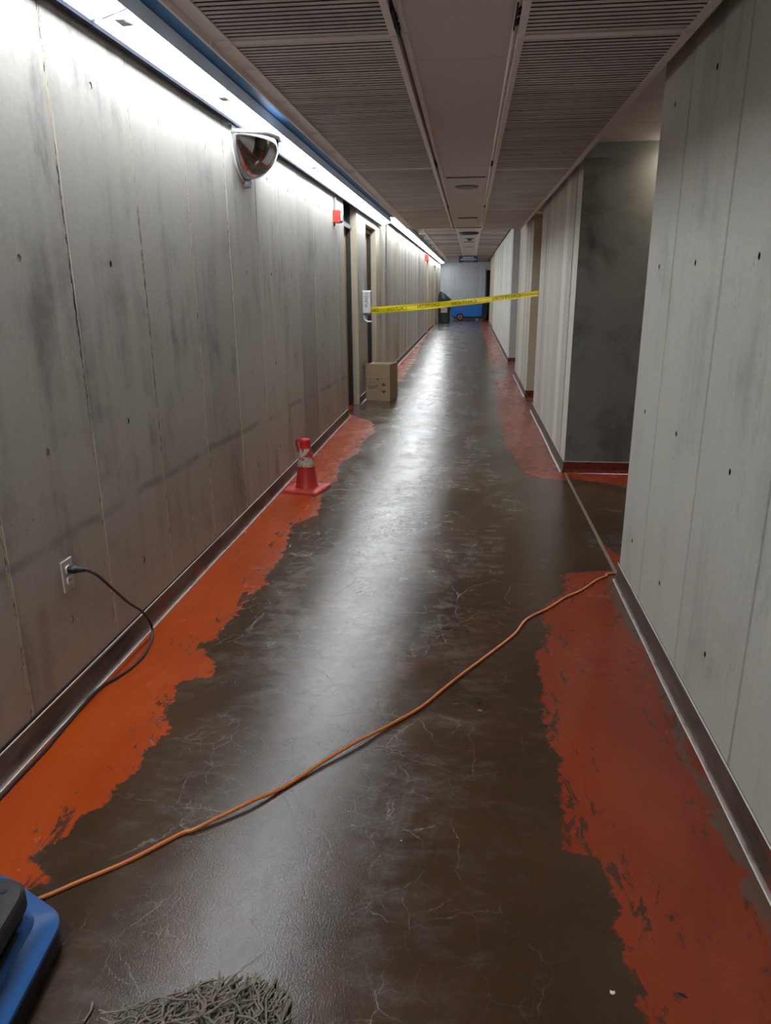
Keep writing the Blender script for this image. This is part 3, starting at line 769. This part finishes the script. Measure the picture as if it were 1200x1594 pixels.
# --- wall outlet with plugged black cord
t = thing('wall_outlet', 'beige double wall outlet with black plug in upper socket', 'outlet', (XL, 2.285, 0.492))
M_IV = plain('ivory_plate', (0.52, 0.47, 0.42), 0.45)
MB().box(0, 0.007, -0.036, 0.036, -0.058, 0.058).build('cover_plate', M_IV, t, bevel=0.003)
for dz in (-0.021, 0.021):
    s = MB().loft([rrect(-0.017, 0.017, -0.0145, 0.0145, 0.008, 0.0), rrect(-0.016, 0.016, -0.0135, 0.0135, 0.008, 0.006)])
    me = s.mesh('socket', plain('ivory_socket', (0.62, 0.57, 0.51), 0.4)); o = place('socket', me, t); o.location = (0.006, 0, dz); o.rotation_euler = (PI/2, 0, PI/2)
    for dy in (-0.006, 0.006): MB().box(0.0115, 0.0125, dy-0.001, dy+0.001, dz-0.002, dz+0.007).build('slot', M_BLACK, t)
MB().tube([(0.006, 0, 0), (0.009, 0, 0)], 0.003, 8).build('screw', M_METAL_GREY, t)
M_RUB = plain('black_rubber', (0.014, 0.014, 0.016), 0.42)
bc = thing('black_cord', 'black power cord from wall outlet drooping to floor by left base', 'cord', (XL, 2.285, 0.513))
def rel(o, pts): return [(p[0]-o.location.x, p[1]-o.location.y, p[2]-o.location.z) for p in pts]
pts = [(XL+0.055,2.285,0.513),(-1.345,2.295,0.509),(-1.355,2.388,0.449),(-1.36,2.492,0.352),(-1.36,2.605,0.242),(-1.36,2.707,0.157),(-1.36,2.768,0.086),(-1.357,2.782,0.034),(-1.342,2.735,0.012),(-1.332,2.69,0.0075),(-1.318,2.596,0.0065),(-1.322,2.503,0.0065),(-1.345,2.414,0.0065),(-1.370,2.355,0.0065),(-1.376,2.29,0.009),(-1.376,2.2,0.009),(-1.374,2.098,0.0065),(-1.370,2.02,0.0065),(-1.366,1.94,0.0065),(-1.368,1.85,0.0065),(-1.37,1.729,0.0065),(-1.37,1.45,0.0065),(-1.36,1.2,0.0065)]
MB().tube(spline(rel(bc, pts), 7), 0.0056, 8).build('cable', M_RUB, bc, smooth=True)
MB().tube(rel(bc, [(XL+0.013,2.285,0.513),(XL+0.036,2.285,0.513),(XL+0.042,2.287,0.513),(XL+0.062,2.289,0.512),(XL+0.075,2.294,0.510)]), [0.0155,0.0155,0.012,0.009,0.006], 12).build('plug', M_RUB, bc, smooth=True)

# --- orange extension cord
M_ORANGE = plain('orange_cord_jacket', (0.60, 0.165, 0.035), 0.42, var=0.12, scale=20)
oc = [(-1.09,1.30,.02),(-1.031,1.359,.006),(-0.97,1.414,.005),(-0.871,1.499,.005),(-0.771,1.608,.006),(-0.74,1.627,.007),(-0.682,1.677,.013),(-0.60,1.755,.016),(-0.53,1.834,.006),(-0.437,1.958,.010),(-0.346,2.070,.014),(-0.254,2.180,.008),(-0.142,2.318,.006),(-0.063,2.455,.006),(0.009,2.574,.008),(0.108,2.737,.006),(0.23,2.942,.006),(0.298,3.105,.006),(0.414,3.244,.006),(0.505,3.373,.006),(0.596,3.47,.006),(0.691,3.61,.006),(0.745,3.69,.006),(0.83,3.72,.006),(1.2,3.76,.006)]
oc[-2] = (0.80,3.715,.006)
oc[-3] = (0.752,3.672,.006)
oo = MB().tube(spline(oc, 8), 0.0056, 8).build('extension_cord', M_ORANGE, smooth=True)
tag(oo, 'orange extension cord running diagonally across the wet floor', 'cord')

# --- traffic cone
def cone():
    t = thing('traffic_cone', 'worn red traffic cone with peeling white collar by left wall', 'cone', (-1.199, 5.255, 0), math.radians(-12.5))
    red = plain('cone_red', (0.42, 0.022, 0.016), 0.45, var=0.2, scale=8)
    pink = plain('cone_base_red', (0.50, 0.050, 0.040), 0.5, var=0.15, scale=10)
    h = 0.145
    MB().loft([rrect(-h, h, -h, h, 0.02, 0.0), rrect(-h, h, -h, h, 0.02, 0.014), rrect(-h+.008, h-.008, -h+.008, h-.008, 0.02, 0.024), rrect(-h+.03, h-.03, -h+.03, h-.03, 0.02, 0.027)]).build('base', pink, t)
    MB().lathe([(0.090, 0.026), (0.083, 0.036), (0.0635, 0.19)], 28, cap0=False, cap1=False).build('body', red, t, smooth=True)
    c = NT('peeling_collar'); p = c.obj()
    n = c.noise(p, 16, 5, 0.6, 0.6); col = c.mix(c.ramp(n, 0.47, 0.50), (0.40, 0.035, 0.03), (0.46, 0.43, 0.36))
    cm = c.out(col, 0.5)
    MB().lathe([(0.0645, 0.188), (0.045, 0.325)], 28, cap0=False, cap1=False).build('collar', cm, t, smooth=True)
    MB().lathe([(0.045, 0.323), (0.040, 0.345), (0.041, 0.352), (0.039, 0.385), (0.030, 0.394), (0.0, 0.396)], 24, cap0=False, cap1=False).build('top_cap', plain('cone_cap_red', (0.62, 0.018, 0.02), 0.4), t, smooth=True)
    lp = [(-0.036, 0.0, 0.375), (-0.050, -0.005, 0.388), (-0.064, -0.008, 0.383), (-0.069, -0.008, 0.360), (-0.062, -0.008, 0.325), (-0.052, -0.006, 0.29)]
    MB().tube(spline(lp, 5), 0.009, 8).build('handle_loop', red, t, smooth=True)
cone()

# --- cardboard box
def box():
    ang = math.atan2(-0.066, 0.332)
    t = thing('cardboard_box', 'tall brown cardboard box with printed arrows beside left door', 'box', (-1.372, 9.836, 0), ang)
    W, D, H = 0.338, 0.36, 0.49; th = 0.005
    cb = plain('cardboard', (0.36, 0.255, 0.155), 0.8, var=0.1, scale=7)
    MB().box(0, W, 0, th, 0.002, H).box(0, W, D-th, D, 0.002, H).box(0, th, th, D-th, 0.002, H).box(W-th, W, th, D-th, 0.002, H).box(th, W-th, th, D-th, 0.002, 0.008).build('carton', cb, t); ct = [o for o in t.children if o.name.startswith('carton')][0]
    for n, (a, b) in enumerate(((0.03, 0.5), (0.5, 0.97))):
        m = MB(); z0, z1 = H-0.005, H-0.012
        m.add([(th, D*a, z0-0.012*(n == 0)), (W-th, D*a, z0), (W-th, D*b, z1), (th, D*b, z1)], [(0,1,2,3)]); m.build('top_flap', cb, t)
    m = MB(); m.add([(0.02, D*0.35, H-0.005), (0.09, D*0.35, H-0.004), (0.07, D*0.40, H+0.022)], [(0,1,2)]); m.build('lifted_corner', plain('pale_board', (0.5, 0.44, 0.35), 0.7), t)
    ink = plain('box_ink', (0.085, 0.055, 0.035), 0.8)
    def tri(cx, cz, w, h, up):
        m = MB(); s = 1 if up else -1
        m.add([(cx-w/2, -0.0012, cz-s*h/2), (cx+w/2, -0.0012, cz-s*h/2), (cx, -0.0012, cz+s*h/2)], [(0,1,2)]); m.build('arrow_print', ink, ct)
    tri(0.252, 0.228, 0.068, 0.048, True); tri(0.252, 0.122, 0.068, 0.044, False)
    MB().box(0.155, 0.182, -0.0012, 0, 0.286, 0.302).build('printed_mark', ink, ct)
    for zz, x0, n in ((0.248, 0.03, 6), (0.196, 0.022, 11), (0.172, 0.045, 7)):
        m = MB(); x = x0
        for k in range(n):
            wd = random.choice((0.006, 0.008, 0.010)); hgt = 0.016 if zz < 0.2 else 0.008
            m.box(x, x+wd, -0.0011, 0, zz-hgt/2, zz+hgt/2*random.choice((0.6, 1))); x += wd + 0.0035
            if k % 4 == 3: x += 0.008
        m.build('printed_line', ink, ct)
    MB().box(0.03, W-0.01, -0.0009, 0, 0.318, 0.324).build('crease', plain('crease_light', (0.45, 0.34, 0.22), 0.8), ct)
    MB().box(0.01, W-0.01, -0.0008, 0, 0.297, 0.2995).build('crease', ink, ct)
box()

# --- sanitizer dispenser
def dispenser():
    t = thing('sanitizer_dispenser', 'white wall mounted hand sanitizer dispenser holding the tape end', 'dispenser', (XL, 9.96, 1.03))
    bd = MB().box(0.0, 0.108, -0.06, 0.06, 0.115, 0.405).build('body', M_WHITE, t, bevel=0.012, seg=3)
    MB().box(0.0, 0.085, -0.05, 0.05, 0.09, 0.118).build('nozzle_housing', plain('smoky_plastic', (0.12, 0.13, 0.16), 0.3), t, bevel=0.006)
    MB().tube([(0.05, 0, 0.09), (0.05, 0, 0.075)], 0.009).build('nozzle', M_WHITE, t)
    pr = []
    for k in range(9):
        a = PI - PI/2*k/8 + 0; pr.append((0.075 + 0.068*math.cos(a)*1.0, 0.07 - 0.068*math.sin(a)))
    outer = [(0.006, 0.118)] + [(x, z) for x, z in pr] + [(0.112, 0.004), (0.112, 0.016)] + [(0.075+0.054*math.cos(PI-PI/2*k/8), 0.07-0.054*math.sin(PI-PI/2*k/8)) for k in range(8, -1, -1)] + [(0.021, 0.118)]
    rings = [[(x, y, z) for x, z in outer] for y in (-0.05, 0.05)]
    MB().loft(rings).build('drip_tray', M_WHITE, t)
    blue = plain('dispenser_print', (0.012, 0.02, 0.22), 0.5)
    me = text_mesh('PURELL', 0.058, blue, 'lettering'); o = place('lettering', me, bd)
    o.matrix_local = Matrix.Translation((0.055, -0.0612, 0.29)) @ Matrix.Rotation(PI/2, 4, 'X') @ Matrix.Rotation(PI/2, 4, 'Z')
    o = place('lettering', me, bd)
    o.matrix_local = Matrix.Translation((0.1092, 0.0, 0.29)) @ Matrix.Rotation(PI/2, 4, 'Z') @ Matrix.Rotation(PI/2, 4, 'X') @ Matrix.Rotation(PI/2, 4, 'Z')
dispenser()

# --- caution tape (printed side faces away, letters show through mirrored)
def tape():
    A = Vector((XL+0.110, 9.955, 1.180)); B = Vector((XR+0.002, 9.19, 1.392)); Hh = 0.088; Hb = 0.062
    yel = NT('caution_yellow'); p = yel.obj()
    yc = yel.mix(yel.noise(yel.vmul(p, (1, 1, 6)), 3, 3), (0.78, 0.60, 0.012), (0.92, 0.78, 0.03))
    ym = yel.out(yc, 0.35)
    t = thing('caution_tape', 'yellow caution tape stretched across corridor at chest height', 'tape', A)
    D = B - A; nrm = Vector((D.y, -D.x, 0)).normalized()     # toward camera
    if nrm.y > 0: nrm = -nrm
    def at(s, v):      # v in -0.5..0.5 across the width
        hh = Hh + (Hb - Hh)*s
        sag = -0.016*math.sin(PI*s); rip = 0.004*math.sin(9*s+1) + 0.008*math.sin(4.1*s)
        c = D*s + Vector((0, 0, sag + v*hh))
        return c + nrm*(rip*v*2 + 0.006*math.sin(13*s+v*4))
    m = MB(); n = 72; vs = []; fs = []
    for k in range(n+1):
        for v in (-0.5, -0.17, 0.17, 0.5):
            vs.append(at(k/n, v) + nrm*0.0006)
    for k in range(n+1):
        for v in (-0.5, -0.17, 0.17, 0.5):
            vs.append(at(k/n, v) - nrm*0.0006)
    N = (n+1)*4
    for k in range(n):
        for j in range(3):
            a = k*4+j; fs.append((a, a+1, a+5, a+4)); b = N+a; fs.append((b, b+4, b+5, b+1))
        a = k*4; fs.append((a, a+4, N+a+4, N+a)); a = k*4+3; fs.append((a, N+a, N+a+4, a+4))
    fs += [(0, N, N+1, 1), (1, N+1, N+2, 2), (2, N+2, N+3, 3)]
    e = n*4; fs += [(e, e+1, N+e+1, N+e), (e+1, e+2, N+e+2, N+e+1), (e+2, e+3, N+e+3, N+e+2)]
    m.add(vs, fs); rb = m.build('ribbon', ym, t, smooth=False)
    ink = plain('tape_ink', (0.025, 0.02, 0.004), 0.5)
    def X2s(x):      # image column to fraction along the tape (perspective of the two ends)
        x0, x1, w0, w1 = 577.5, 843.0, 1/10.0, 1/9.05
        f = (x - x0)/(x1 - x0); return f*w0/(f*w0 + (1-f)*w1)
    for word, xa, xb in (('CAUTION', 609, 644), ('CAUTION', 663, 699.5), ('CAUTION', 720, 758), ('CAUTION', 781, 820), ('CAU', 577.8, 592)):
        me = text_mesh(word, 1.0, ink, 'lettering')
        xs = [v.co.x for v in me.vertices]; ys = [v.co.y for v in me.vertices]
        s0, s1 = X2s(xa), X2s(xb)
        for v in me.vertices:
            f = (v.co.x - min(xs))/(max(xs)-min(xs)); g = (v.co.y - min(ys))/(max(ys)-min(ys)) - 0.5
            s = s1 + (s0 - s1)*f
            v.co = at(s, g*0.5) + nrm*0.0016
        place('lettering', me, rb)
tape()

# --- blue floor machine at lower left
def machine():
    t = thing('floor_machine', 'blue floor cleaning machine with charcoal lid in lower left corner', 'machine', (-0.905, 1.30, 0), math.radians(6.5))
    blu = plain('machine_blue', (0.016, 0.115, 0.36), 0.42, var=0.12, scale=6)
    blk = plain('machine_black', (0.008, 0.008, 0.009), 0.5)
    gry = plain('machine_charcoal', (0.024, 0.025, 0.028), 0.6, var=0.2, scale=14, bump=0.2)
    x0, x1, y0, y1 = -0.46, -0.012, -0.62, 0.0
    OUT = [(x0, y0), (x1, y0), (x1+0.004, y1-0.045), (x1-0.20, y1+0.085), (x0, y1+0.085)]
    def R(i, r, z): return rpoly(OUT, r, z, i, 7)
    MB().loft([R(0.004, 0.045, 0.004), R(0.0, 0.045, 0.012), R(0.0, 0.045, 0.058)]).build('skirt', blk, t, smooth=True)
    rings = [R(-0.001, 0.045, 0.0575), R(-0.001, 0.045, 0.068), R(0.005, 0.043, 0.074), R(0.045, 0.035, 0.088), R(0.064, 0.03, 0.120)]
    MB().loft(rings).build('deck', blu, t, smooth=True)
    a0, a1, b0, b1 = x0+0.07, x1-0.052, y0+0.05, y1-0.080
    def T(i, z, r=0.06): return rrect(a0+i, a1-i, b0+i, b1-i, r, z, 8)
    MB().loft([T(-0.004, 0.085), T(-0.004, 0.10), T(0.004, 0.165)]).build('tank', blu, t, smooth=True)
    MB().loft([T(0.006, 0.134), T(-0.0075, 0.136), T(-0.0075, 0.1405), T(0.006, 0.1425)]).build('tank_seam', blk, t)
    MB().loft([T(-0.004, 0.158), T(-0.016, 0.160), T(-0.016, 0.192), T(-0.010, 0.202), T(0.0, 0.205)]).build('lid', gry, t, smooth=True)
    MB().tube([(a1-0.03, b1-0.03, 0.2045), (a1-0.03, b1-0.03, 0.2065)], 0.007, 10).build('screw_hole', blk, t)
    MB().box(a1-0.065, a1-0.05, b1-0.26, b1-0.08, 0.204, 0.2065).build('lid_recess', blk, t, bevel=0.001)
    MB().box(a1-0.054, a1-0.051, b1-0.25, b1-0.085, 0.2062, 0.208).build('lid_highlight', plain('painted_lid_highlight', (0.5, 0.5, 0.5), 0.3, 0.6), t)  # bright sliver laid on the lid as a painted highlight
    hz = MB().tube(spline([(x1-0.040, -0.16, 0.140), (x1-0.045, -0.28, 0.125), (x1-0.06, -0.42, 0.118), (x1-0.10, -0.56, 0.12)], 6), 0.007, 8)
    hz.build('hose', blk, t, smooth=True)
machine()

# --- string mop head
def mop():
    t = thing('mop_head', 'grey-brown string mop head lying on floor at bottom edge', 'mop', (-0.52, 0.86, 0))
    rnd = random.Random(3)
    yarn = NT('mop_yarn'); p = yarn.obj()
    ycol = yarn.mix(yarn.noise(p, 40, 4), (0.15, 0.12, 0.092), (0.34, 0.285, 0.225))
    yarn.bump(yarn.noise(p, 420, 2), 0.8, 0.003); ym = yarn.out(ycol, 0.9)
    # outline of the spread yarn (relative), angle -> reach
    edge = [(-0.245, 0.05), (-0.19, 0.20), (-0.12, 0.265), (-0.045, 0.32), (0.03, 0.342), (0.09, 0.35), (0.155, 0.325), (0.195, 0.25), (0.205, 0.12)]
    ed = spline([(x, y, 0) for x, y in edge], 10)
    m = MB()
    for k in range(640):
        e = ed[rnd.randrange(len(ed))]; q = rnd.uniform(0.80, 1.0) if rnd.random() < 0.7 else rnd.uniform(0.5, 0.85)
        ex, ey = e.x*q, e.y*q
        sx, sy = ex*0.35 + rnd.uniform(-0.05, 0.05), rnd.uniform(-0.06, 0.02)
        if rnd.random() < 0.35:     # strands sweeping sideways over the pile
            sx, sy = rnd.uniform(-0.2, 0.2), rnd.uniform(0.05, 0.22); e2 = ed[rnd.randrange(len(ed))]
            ex, ey = e2.x*rnd.uniform(0.7, 0.98), e2.y*rnd.uniform(0.7, 0.98)
        z0 = rnd.uniform(0.004, 0.042); pts = []
        bx, by = rnd.uniform(-0.05, 0.05), rnd.uniform(-0.03, 0.03)
        for i in range(9):
            f = i/8; arch = math.sin(PI*min(1, f*1.05))
            dome = max(0.0, 1 - (f**2)*0.9)
            pts.append((sx+(ex-sx)*f + bx*arch + rnd.uniform(-0.007, 0.007), sy+(ey-sy)*f + by*arch + rnd.uniform(-0.007, 0.007), 0.004 + (z0+0.012)*dome*rnd.uniform(0.75, 1.1)))
        pts[-1] = (pts[-1][0], pts[-1][1], 0.0045 + rnd.uniform(0, 0.006))
        m.tube(spline(pts, 3), rnd.uniform(0.0018, 0.0026), 5)
    tag(m.build('yarn', ym, t, smooth=True), 'tangled twisted mop strings', kind='stuff')
    MB().tube([(-0.15, -0.05, 0.03), (0.15, -0.05, 0.03)], 0.022, 12).build('head_band', ym, t, smooth=True)
    MB().tube(spline([(-0.245, 0.20, 0.004), (-0.242, 0.225, 0.004), (-0.247, 0.245, 0.004)], 5), [0.0032]*5 + [0.003]*6, 5).build('loose_strand', ym, t)
mop()

# --- debris on the floor
def chip(name, loc, pts, h, mat, label):
    o = MB().loft([[(x, y, 0.0) for x, y in pts], [(x*0.8, y*0.8, h) for x, y in pts]]).build(name, mat, loc=loc); tag(o, label, 'debris'); return o
chip('paint_chip', (0.347, 1.249, 0.0), [(-.006,-.003),(0,-.006),(.006,-.002),(.005,.004),(0,.002),(-.005,.005)], 0.002, M_WHITE, 'small white paint chip on floor at lower right')
M_DIRT = plain('dark_grit', (0.02, 0.014, 0.01), 0.9)
chip('grit', (0.070, 2.382, 0.0), [(-.008,-.003),(.002,-.006),(.008,.002),(-.002,.005)], 0.004, M_DIRT, 'dark grit speck on floor below the orange cord')
chip('floor_flake', (0.074, 2.331, 0.0), [(-.009,-.003),(.003,-.005),(.009,.001),(-.003,.004)], 0.002, plain('orange_flake', (0.4, 0.13, 0.05), 0.6), 'little orange paint flake beside the dark grit')
chip('grit', (0.496, 1.259, 0.0), [(-.010,.004),(.000,-.004),(.010,-.008),(.006,.002)], 0.003, M_DIRT, 'dark sliver on the orange floor at lower right')

# --- hanging sign
def sign():
    t = thing('hanging_sign', 'navy blue sign with white lettering hung from far ceiling', 'sign', (-0.09, 24.0, 2.20))
    nav = plain('sign_navy', (0.010, 0.022, 0.075), 0.4); wht = plain('sign_white', (0.6, 0.62, 0.66), 0.5)
    bo = MB().box(-0.29, 0.29, -0.012, 0.012, 0, 0.20).build('board', nav, t, bevel=0.004)
    for x in (-0.22, 0.22): MB().tube([(x, 0, 0.20), (x, 0, ZC2-2.20)], 0.005, 6).build('hanger', M_METAL_GREY, t)
    rnd = random.Random(5)
    for zz, hw, hh in ((0.145, 0.17, 0.032), (0.090, 0.235, 0.028)):
        m = MB(); x = -hw
        while x < hw:
            wd = rnd.uniform(0.012, 0.024); m.box(x, min(hw, x+wd), -0.0135, -0.012, zz-hh/2, zz+hh/2*rnd.choice((1, 1, 0.7))); x += wd + 0.008
        m.build('lettering', wht, bo)
    m = MB()
    for k in range(5): m.box(-0.13+0.065*k, -0.118+0.065*k, -0.0135, -0.012, 0.022, 0.050)
    m.build('symbols', wht, bo)
sign()

# --- litter bin and tilt cart at the far end
def bin_():
    t = thing('litter_bin', 'dark slate litter bin with sloped lid at far left', 'bin', (-1.10, 32.6, 0))
    dk = plain('bin_slate', (0.035, 0.047, 0.055), 0.45)
    MB().lathe([(0.235, 0.0), (0.255, 0.02), (0.275, 0.95), (0.28, 0.97)], 28).build('barrel', dk, t, smooth=True)
    m = MB(); rings = []
    n = 28
    m.lathe([(0.285, 0.955), (0.285, 0.99)], n)
    r0 = [(0.28*math.cos(2*PI*i/n), 0.28*math.sin(2*PI*i/n), 0.99) for i in range(n)]
    r1 = [(0.27*math.cos(2*PI*i/n)*0.96-0.01, 0.27*math.sin(2*PI*i/n), 1.02 + 0.13*(0.5-0.5*math.cos(2*PI*i/n))) for i in range(n)]
    r2 = [(0.10*math.cos(2*PI*i/n)-0.085, 0.17*math.sin(2*PI*i/n), 1.22 + 0.10*(0.5-0.5*math.cos(2*PI*i/n))) for i in range(n)]
    m.loft([r0, r1, r2]); m.build('lid', dk, t, smooth=True)
    MB().box(-0.13, 0.14, -0.276, -0.255, 0.44, 0.64).build('sticker', plain('bin_sticker', (0.62, 0.50, 0.50), 0.5), t); st_ = [o for o in t.children if o.name.startswith('sticker')][0]
    me = text_mesh('BC', 0.17, plain('sticker_ink', (0.10, 0.02, 0.05), 0.5), 'lettering'); o = place('lettering', me, st_)
    o.matrix_local = Matrix.Translation((0.0, -0.2775, 0.54)) @ Matrix.Rotation(PI/2, 4, 'X')
bin_()
def cart():
    t = thing('tilt_cart', 'bright blue plastic tilt cart parked at the end wall', 'cart', (-0.17, 34.9, 0))
    blu = plain('cart_blue', (0.008, 0.16, 0.58), 0.4, var=0.08)
    # tub: side profile in X-Z (sloped nose to the right top), open top
    pr = [(-0.70, 0.16), (-0.72, 0.88), (0.78, 0.88), (0.72, 0.16)]
    outer = [[(x, -0.38, z) for x, z in pr], [(x, 0.38, z) for x, z in pr]]
    MB().loft(outer).build('tub', blu, t, bevel=0.05, seg=3)
    MB().box(-0.75, 0.81, -0.42, 0.42, 0.86, 0.91).build('rim', blu, t, bevel=0.015)
    MB().box(-0.55, 0.86, -0.33, 0.33, 0.09, 0.16).build('chassis', M_RUB, t)
    MB().box(0.76, 0.95, -0.30, 0.30, 0.12, 0.80).build('shaded_end', plain('cart_shaded_side', (0.02, 0.025, 0.035), 0.6), t, bevel=0.02)  # added dark block standing for the cart's end face in shadow
    for sy in (-1, 1):
        wl_ = MB(); n = 24
        for r, w, mi in ((0.175, 0.045, 0), (0.105, 0.05, 1), (0.035, 0.056, 0)):
            rr = [[(-0.27+r*math.cos(2*PI*i/n), sy*0.40+q*w, 0.175+r*math.sin(2*PI*i/n)) for i in range(n)] for q in (-1, 1)]
            wl_.loft(rr, mi=mi)
        wl_.build('wheel', [M_RUB, plain('wheel_hub', (0.22, 0.15, 0.12), 0.5)], t, smooth=True)
        n = 16; c = MB()
        rr = [[(0.50+0.06*math.cos(2*PI*i/n), sy*0.34+q*0.02, 0.06+0.06*math.sin(2*PI*i/n)) for i in range(n)] for q in (-1, 1)]
        c.loft(rr); c.box(0.47, 0.53, sy*0.34-0.03, sy*0.34+0.03, 0.08, 0.12); c.build('caster', plain('caster_grey', (0.35, 0.35, 0.33), 0.4), t)
cart()
